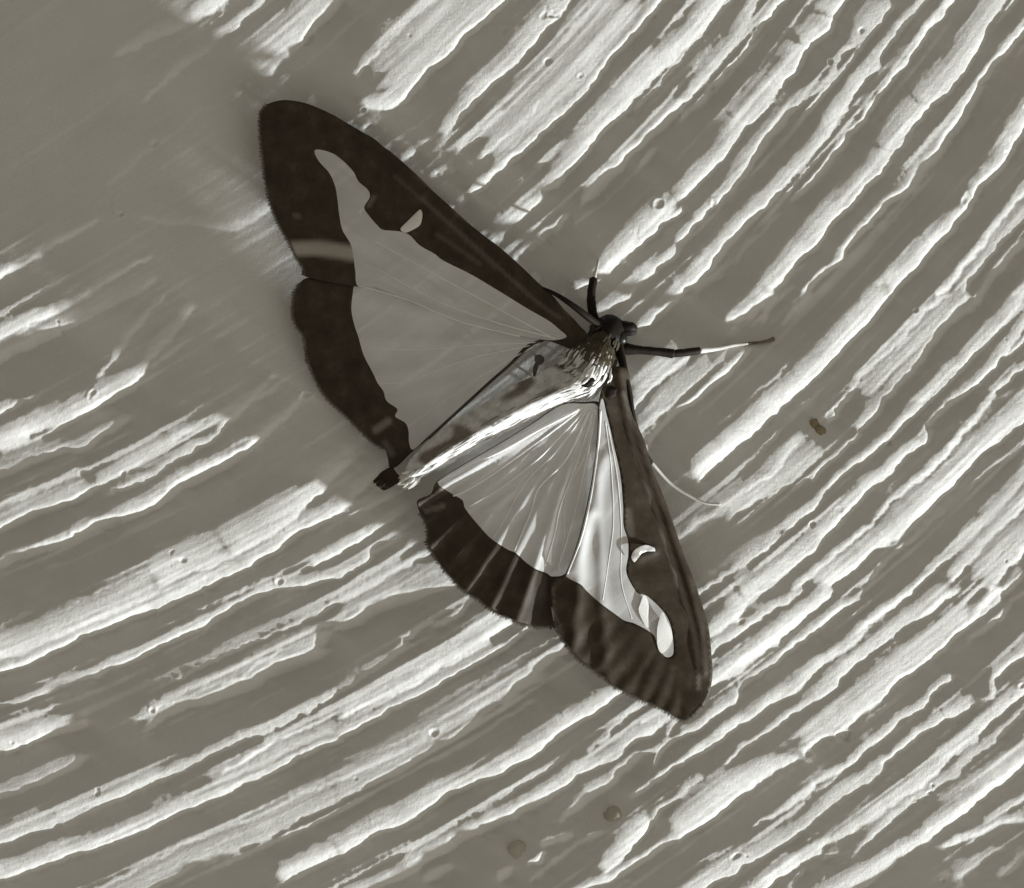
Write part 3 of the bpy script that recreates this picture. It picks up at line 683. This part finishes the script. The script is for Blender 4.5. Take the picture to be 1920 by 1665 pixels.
def fold(X, Y):
    d, s = seg_dist(FOLD, X, Y); return (4 + 3 * np.clip(s / 120, 0, 1)) * np.exp(-(d / (5 + 4 * np.clip(s / 200, 0, 1))) ** 2)
zl_h = lambda X, Y: B2 + base_l(X, Y) + fold(X, Y) - 3 + pl_l(X, Y) + ribs(X, Y) + rip2(X, Y)
FW_L = [(1150,690),(1168,688),(1179,700),(1185,750),(1190,784),(1207,823),(1214,845),(1223,878),(1241,922),(1255,959),(1270,1003),(1283,1042),(1299,1081),(1314,1126),(1328,1173),(1334,1225),(1336,1263),(1331,1295),(1318,1323),(1296,1346),(1280,1352),(1255,1338),(1227,1323),(1202,1313),(1179,1301),(1152,1288),(1131,1270),(1106,1252),(1086,1237),(1068,1217),(1053,1195),(1043,1174),(1036,1137),(1033,1105),(1038,1088),(1052,1082),(1062,1071),(1085,1008),(1106,917),(1119,826),(1122,760),(1132,720)]
PANE_FL = [(1130,748),(1137,776),(1143,800),(1153,844),(1163,891),(1168,946),(1169,985),(1177,1012),(1178,1040),(1174,1070),(1182,1092),(1196,1112),(1214,1118),(1244,1147),(1258,1175),(1263,1217),(1259,1230),(1247,1231),(1233,1212),(1225,1190),(1192,1170),(1172,1164),(1157,1154),(1126,1131),(1101,1109),(1089,1096),(1066,1084),(1064,1072),(1087,1008),(1108,917),(1121,826),(1124,770)]
HW_L = [(1091,754),(1130,760),(1126,830),(1112,920),(1092,1010),(1068,1072),(1058,1100),(1060,1140),(1062,1176),(1041,1175),(1005,1175),(974,1169),(955,1159),(927,1148),(898,1125),(875,1112),(843,1081),(817,1047),(802,1021),(800,987),(787,961),(783,938),(807,927),(815,908),(829,895),(881,863),(941,828),(1001,791),(1051,758.5)]
PANE_HL = [(1092,757),(1122,764),(1122,830),(1108,920),(1088,1010),(1064,1071),(1036,1081),(1026,1075),(1005,1067),(987,1055),(966,1036),(953,1031),(921,1010),(901,989),(888,974),(872,953),(867,938),(849,927),(835,918),(822,908),(830,896),(882,864),(942,829),(1002,792),(1052,760)]
h_l = wing('hindwing', HW_L, [PANE_HL], zl_h, 'brightly lit hindwing with pearly fan of veins and brown margin', tones=[([(800,958),(830,948)], 5, .35), ([(845,915),(830,918)], 4, .3)], seed=5)
f_l = wing('forewing', FW_L, [PANE_FL], zl_f, 'brightly lit forewing with glossy brown border and white crescent', tones=[([(1168,740),(1185,820),(1212,900),(1240,985),(1270,1080),(1300,1180),(1310,1240)], 5.0, .34), ([(1310,1230),(1310,1290)], 3.5, .32), ([(1176,960),(1182,1000)], 8, .2), ([(1036,1100),(1040,1150),(1055,1190)], 3, .2)], seed=6)
for p, r in (([(1118,768),(1100,860),(1078,960),(1045,1070)], 2.0), ([(1112,775),(1080,870),(1050,950),(1040,1000),(1022,1060)], 2.2), ([(1105,772),(1062,860),(1010,915),(995,960),(965,1032)], 2.4), ([(1100,770),(1040,850),(985,905),(940,985),(925,1008)], 1.8), ([(1098,768),(1020,850),(960,900),(905,935),(880,950)], 2.0), ([(1092,766),(1000,835),(930,885),(870,922),(850,930)], 2.4), ([(1088,766),(1010,806),(950,840),(880,874),(822,905)], 3.2), ([(1110,780),(1098,850),(1062,925),(1058,1000),(1048,1065)], 1.4)):
    vein(h_l, p, zl_h, r, r * .7)
for p, r in (([(1126,770),(1122,830),(1110,920),(1090,1008),(1064,1076)], 2.4), ([(1135,790),(1146,880),(1150,980),(1140,1060),(1130,1125)], 1.2), ([(1140,800),(1158,900),(1165,1000),(1165,1090),(1185,1160)], 1.2)):
    vein(f_l, p, zl_f, r, r * .7)
fringe(f_l, [(1318,1323),(1296,1346),(1280,1352),(1255,1338),(1227,1323),(1202,1313),(1179,1301),(1152,1288),(1131,1270),(1106,1252),(1086,1237),(1068,1217),(1053,1195),(1043,1174),(1036,1137)], zl_f, 23, 7)
fringe(h_l, [(1041,1175),(1005,1175),(974,1169),(955,1159),(927,1148),(898,1125),(875,1112),(843,1081),(817,1047),(802,1021),(800,987),(787,961)], zl_h, 24, 7)
patch('white_crescent', [(1184,1046),(1187,1035),(1196,1027),(1210,1022),(1222,1025),(1236,1033),(1221,1032),(1205,1037),(1195,1044),(1190,1054)], zl_f, M_WHITE, f_l, lift=4, dome=2, tilt=.3)

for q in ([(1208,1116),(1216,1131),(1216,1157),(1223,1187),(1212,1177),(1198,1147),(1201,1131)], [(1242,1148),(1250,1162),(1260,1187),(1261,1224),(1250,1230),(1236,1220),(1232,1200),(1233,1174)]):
    patch('painted_glint', q, zl_f, M_WHITE, f_l, lift=2.2, dome=.6, tilt=.14)  # glints on the clear pane, painted as white patches

# ---- body: head, thorax and abdomen in one skin ----
B3 = low(1050, 740)
prof = [ # x, y, height of axis, half width, half height
 (1168,603,52,3,3),(1163,606,53,16,15),(1153,612,55,27,24),(1142,622,57,32,28),(1134,634,60,28,26),(1126,648,66,34,34),(1118,664,72,43,44),(1108,682,76,47,52),(1096,700,78,44,54),(1075,712,78,40,50),(1048,722,76,38,45),(1015,738,74,37,42),(980,755,71,36,41),(940,777,68,35,41),(900,799,65,33,40),(862,821,62,31,38),(830,841,59,28,35),(804,860,56,24,31),(784,876,52,20,25),(768,890,48,12,13),(758,898,46,3,3)]
C = spline(prof, 5.0)
rnd = random.Random(11); bm = bmesh.new(); lay = bm.verts.layers.float_color.new('tint'); rings = []; NS = 40
def mixc(a, b, t): t = min(1, max(0, t)); return [a[i] + (b[i] - a[i]) * t for i in range(3)]
tn = lambda x, y, k: .5 + .5 * math.sin(x * k + 1.7 * math.sin(y * k * 1.3)) * math.sin(y * k * .9 + 1.1 * math.sin(x * k * .7))
for i, c in enumerate(C):
    p = np.array(C[min(i + 1, len(C) - 1)][:2]) - np.array(C[max(i - 1, 0)][:2]); p /= np.linalg.norm(p)
    nx, ny = -p[1], p[0]; ring = []; f = i / (len(C) - 1)
    for k in range(NS):
        a = 2 * math.pi * k / NS; ca, sa = math.cos(a), math.sin(a)
        seg = 1 + (.045 * abs(math.sin((f - .45) * 42)) if f > .45 else 0)
        fz = 1 + rnd.uniform(-.03, .03) * (1 if f < .4 else .35)
        keel = min(1, max(0, (f - .17) / .08)); q = ca * (-1 if ny > 0 else 1); q = -q    # the abdomen has a keel towards its right side
        sa2 = sa if sa < 0 else sa * (1 - keel) + keel * (1 - abs((q - .25) / (.75 if q > .25 else 1.25)) ** 1.15)
        x = c[0] + nx * ca * c[3] * seg * fz; y = c[1] + ny * ca * c[3] * seg * fz
        h = B3 + c[2] + sa2 * c[4] * seg * fz
        v = bm.verts.new(at(x, y, h))
        white, brown, dark, grey = (.80, .80, .79), (.23, .20, .17), (.014, .011, .009), (.52, .50, .46)
        if f < .085: t = dark
        elif f < .16: t = mixc(dark, (.075, .06, .035), (f - .085) / .03 + .3 * (tn(x, y, .2) - .5))
        elif f < .20: t = mixc((.075, .06, .035), (.10, .09, .075), (f - .16) / .04)
        elif f < .27: t = mixc((.10, .09, .075), white, (f - .20) / .03 + .5 * (tn(x, y, .16) - .5))
        else:
            t = mixc(white, grey, .5 * tn(x, y, .11))
            patchy = tn(x + 40, y, .052) * (1 if q < .2 else .25)
            t = mixc(t, brown, (patchy - .62) * 4)
        if .93 < f: t = mixc(t, white, (f - .93) * 20)
        v[lay] = (*t, 1); ring.append(v)
    rings.append(ring)
for a, b in zip(rings[:-1], rings[1:]):
    for k in range(NS): bm.faces.new((a[k], a[(k + 1) % NS], b[(k + 1) % NS], b[k]))
bm.faces.new(rings[0]); bm.faces.new(rings[-1]); bmesh.ops.recalc_face_normals(bm, faces=bm.faces)
axis_pts = [at(c[0], c[1], B3 + c[2]) for c in C]; me = bpy.data.meshes.new('body'); rings = [[v.co.copy() for v in q] for q in rings]; bm.to_mesh(me); bm.free()
body = link('body', me, M_BODY, moth); body['label'] = 'dark head, scaly thorax and white-sided abdomen'

def blob(name, x, y, h, rx, ry, rz, rot, material, parent, rough=.06, seed=0):
    bm = bmesh.new(); bmesh.ops.create_icosphere(bm, subdivisions=3, radius=1); r = random.Random(seed); c_, s_ = math.cos(math.radians(rot)), math.sin(math.radians(rot))
    for v in bm.verts:
        k = 1 + r.uniform(-rough, rough); a, b, c = v.co * k
        a *= rx; b *= ry; c *= rz
        v.co = at(x + a * c_ - b * s_, y + a * s_ + b * c_, h + c)
    bmesh.ops.recalc_face_normals(bm, faces=bm.faces)
    me = bpy.data.meshes.new(name); bm.to_mesh(me); bm.free(); return link(name, me, material, parent)
blob('eye', 1136, 607, B3 + 62, 15, 13, 13, 40, M_EYE, body, 0)
blob('eye', 1163, 634, B3 + 62, 14, 13, 13, 40, M_EYE, body, 0)
tube('palp', [(1158,610,B3+52,9), (1172,612,B3+54,10), (1184,614,B3+52,10), (1191,617,B3+49,7)], M_LIMB, body, rough=.08)
tube('palp', [(1160,622,B3+50,8), (1174,622,B3+50,9), (1186,622,B3+48,8), (1190,624,B3+46,5)], M_LIMB, body, rough=.08)
def tuft(name, cx, cy, h, ang, spread, length, n, material, parent, seed, w=2.2, lift=12):
    """overlapping hair scales, each a narrow bent blade"""
    r = random.Random(seed); bm = bmesh.new()
    for k in range(n):
        a = math.radians(ang + r.uniform(-spread, spread)); l = length * r.uniform(.6, 1.15); o = r.uniform(-9, 9)
        x0 = cx - math.sin(a) * o + r.uniform(-4, 4); y0 = cy + math.cos(a) * o + r.uniform(-4, 4); z0 = h + r.uniform(-5, 5); up = r.uniform(.2, 1) * lift
        prev = None
        for j, t in enumerate((0, .35, .7, 1)):
            ww = w * (1, 1.15, .8, .12)[j]; x = x0 + math.cos(a) * l * t; y = y0 + math.sin(a) * l * t; z = z0 + up * math.sin(t * 2.4)
            q = (bm.verts.new(at(x - math.sin(a) * ww, y + math.cos(a) * ww, z)), bm.verts.new(at(x, y, z + ww * .7)), bm.verts.new(at(x + math.sin(a) * ww, y - math.cos(a) * ww, z)))
            if prev:
                bm.faces.new((prev[0], prev[1], q[1], q[0])); bm.faces.new((prev[1], prev[2], q[2], q[1]))
            prev = q
    me = bpy.data.meshes.new(name); bm.to_mesh(me); bm.free(); return link(name, me, material, parent)
tuft('tail_tuft', 740, 888, B3 + 42, 146, 15, 36, 90, plain('brown_tuft', (.022, .015, .010), (.05, .036, .024), .7, spec=.1), body, 1, 5.0, 4)
tuft('tail_scales', 780, 893, B3 + 50, 150, 22, 30, 34, M_WHITE, body, 2, 2.6, 8)
def fur(name, f0, f1, a0, a1, n, length, w, material, seed, lift=5, spread=.2):
    """hair scales lying back along the body"""
    r = random.Random(seed); bm = bmesh.new(); N = len(C) - 1
    for k in range(n):
        i = min(N - 1, int(r.uniform(f0, f1) * N)); v = rings[i][int(r.uniform(a0, a1) / 360 * NS) % NS]
        o = Vector(v); t = (axis_pts[min(N, i + 4)] - axis_pts[i]).normalized(); nn = (o - axis_pts[i]).normalized()
        t = (t + nn * r.uniform(-.02, .10) + Vector((r.uniform(-1, 1), 0, r.uniform(-1, 1))) * spread).normalized(); sd = t.cross(nn).normalized()
        l = length * r.uniform(.6, 1.2) * S; prev = None
        for j, q in enumerate((0, .4, .75, 1)):
            ww = w * S * (.7, 1, .8, .1)[j]; p = o + t * l * q + nn * lift * S * math.sin(q * 2.2) * r.uniform(.7, 1)
            c = (bm.verts.new(p - sd * ww), bm.verts.new(p + nn * ww * .6), bm.verts.new(p + sd * ww))
            if prev: bm.faces.new((prev[0], prev[1], c[1], c[0])); bm.faces.new((prev[1], prev[2], c[2], c[1]))
            prev = c
    me = bpy.data.meshes.new(name); bm.to_mesh(me); bm.free(); return link(name, me, material, body)
M_HAIRB = plain('brown_hair_scales', (.035, .029, .018), (.085, .073, .052), .6, spec=.15)
M_HAIRG = plain('grey_hair_scales', (.20, .18, .155), (.40, .38, .34), .5)
fur('collar', .06, .15, 0, 360, 260, 18, 3.0, M_HAIRB, 6, 2)
fur('thorax_hair', .13, .21, 0, 360, 150, 20, 2.4, M_HAIRG, 7, 2)
fur('abdomen_scales', .28, .95, 88, 160, 60, 26, 1.2, M_HAIRG, 9, .3, .06)
fur('thorax_hair', .18, .27, 0, 360, 200, 22, 3.0, M_WHITE, 8, 2)
blob('thorax_spot', 1102, 717, B3 + 126, 13, 9, 6, -20, M_LIMB, body, .12, 2)
blob('thorax_spot', 1144, 735, B3 + 92, 12, 14, 7, 30, M_LIMB, body, .12, 3)

# ---- antennae and legs ----
tube('antenna', [(1128,612,B3+74,6), (1112,602,B3+84,6.5), (1094,588,B3+96,6.5), (1070,570,B3+102,5.5), (1044,553,B3+100,4.2), (1018,540,B3+97,2.6)], M_LIMB, moth, step=5)
an = tube('antenna', [(1160,640,B3+62,7), (1165,670,B3+74,8), (1172,700,B3+88,6.5), (1181,740,B3+88,5), (1188,780,B3+82,4), (1204,835,B3+64,3.6), (1222,868,B3+46,3.4)], M_LIMB, moth, step=5)
tube('antenna_tip', [(1222,868,B3+46,3.4), (1255,905,B3+30,3.2), (1290,928,B3+24,2.8), (1322,943,B3+20,2.4), (1350,946,B3+16,2.0)], M_LIMB_LIT, an, step=5)  # free end pale where the lamp strikes it, light painted in
def leg(parts, label=None):
    root = None
    for nm, pts, m in parts:
        o = tube(nm, pts, m, root or moth, step=4, rough=.05)
        if root is None: root = o
    return root
w_ = lambda x, y: float(wall_h(x, y))
leg([('leg', [(1150,648,B3+40,15), (1172,654,B3+46,12), (1195,656,B3+46,8.5), (1230,659,B3+40,8), (1262,663,B3+32,9)], M_LIMB),
     ('tibia', [(1262,663,B3+32,7), (1285,661,B3+26,7.5), (1312,657,B3+18,6.5)], M_LIMB),
     ('tarsus', [(1312,657,B3+18,6), (1340,654,w_(1340,654)+12,5), (1375,647,w_(1375,647)+6,4), (1402,644,w_(1402,644)+5,3)], M_LIMB_LIT),
     ('claw', [(1402,644,w_(1402,644)+5,3), (1425,642,w_(1425,642)+5,2.6), (1440,639,w_(1440,639)+5,3), (1451,635,w_(1451,635)+4,4)], M_CLAW)])
leg([('leg', [(1120,610,B3+36,10), (1113,592,B3+44,8.5), (1109,570,B3+46,8.5), (1109,548,B3+42,8), (1113,523,B3+34,8)], M_LIMB),
     ('tarsus', [(1113,523,B3+34,4.5), (1118,505,B3+22,3), (1122,488,w_(1122,488)+4,2.4)], M_LIMB_LIT)])
# feet that carry the moth, under the wings
for x0, y0, x1, y1 in ((1110, 650, 1100, 640), (1080, 715, 1060, 705), (1060, 730, 1040, 735), (1110, 700, 1120, 715)):
    tube('leg', [(x0, y0, B3 + 50, 6), ((x0 + x1) / 2, (y0 + y1) / 2, B3 + 42, 5), (x1, y1, w_(x1, y1) + 2, 2.5)], M_LIMB, moth)

# ---- grains and specks caught in the plaster ----
for x, y, r, m, nm in ((1155, 1533, 24, M_GRAIN, 'sand_grain'), (975, 1597, 24, M_GRAIN, 'sand_grain')):
    blob(nm, x, y, w_(x, y) - 8, r, r * .85, 11, 20, m, wall, .10, int(x))
blob('brown_speck', 1529, 797, w_(1529, 797) - 1, 13, 8, 3.5, 60, M_STAIN, wall, .2, 5)
blob('brown_speck', 1540, 808, w_(1540, 808) - 1, 12, 9, 3.5, 40, M_STAIN, wall, .2, 6)
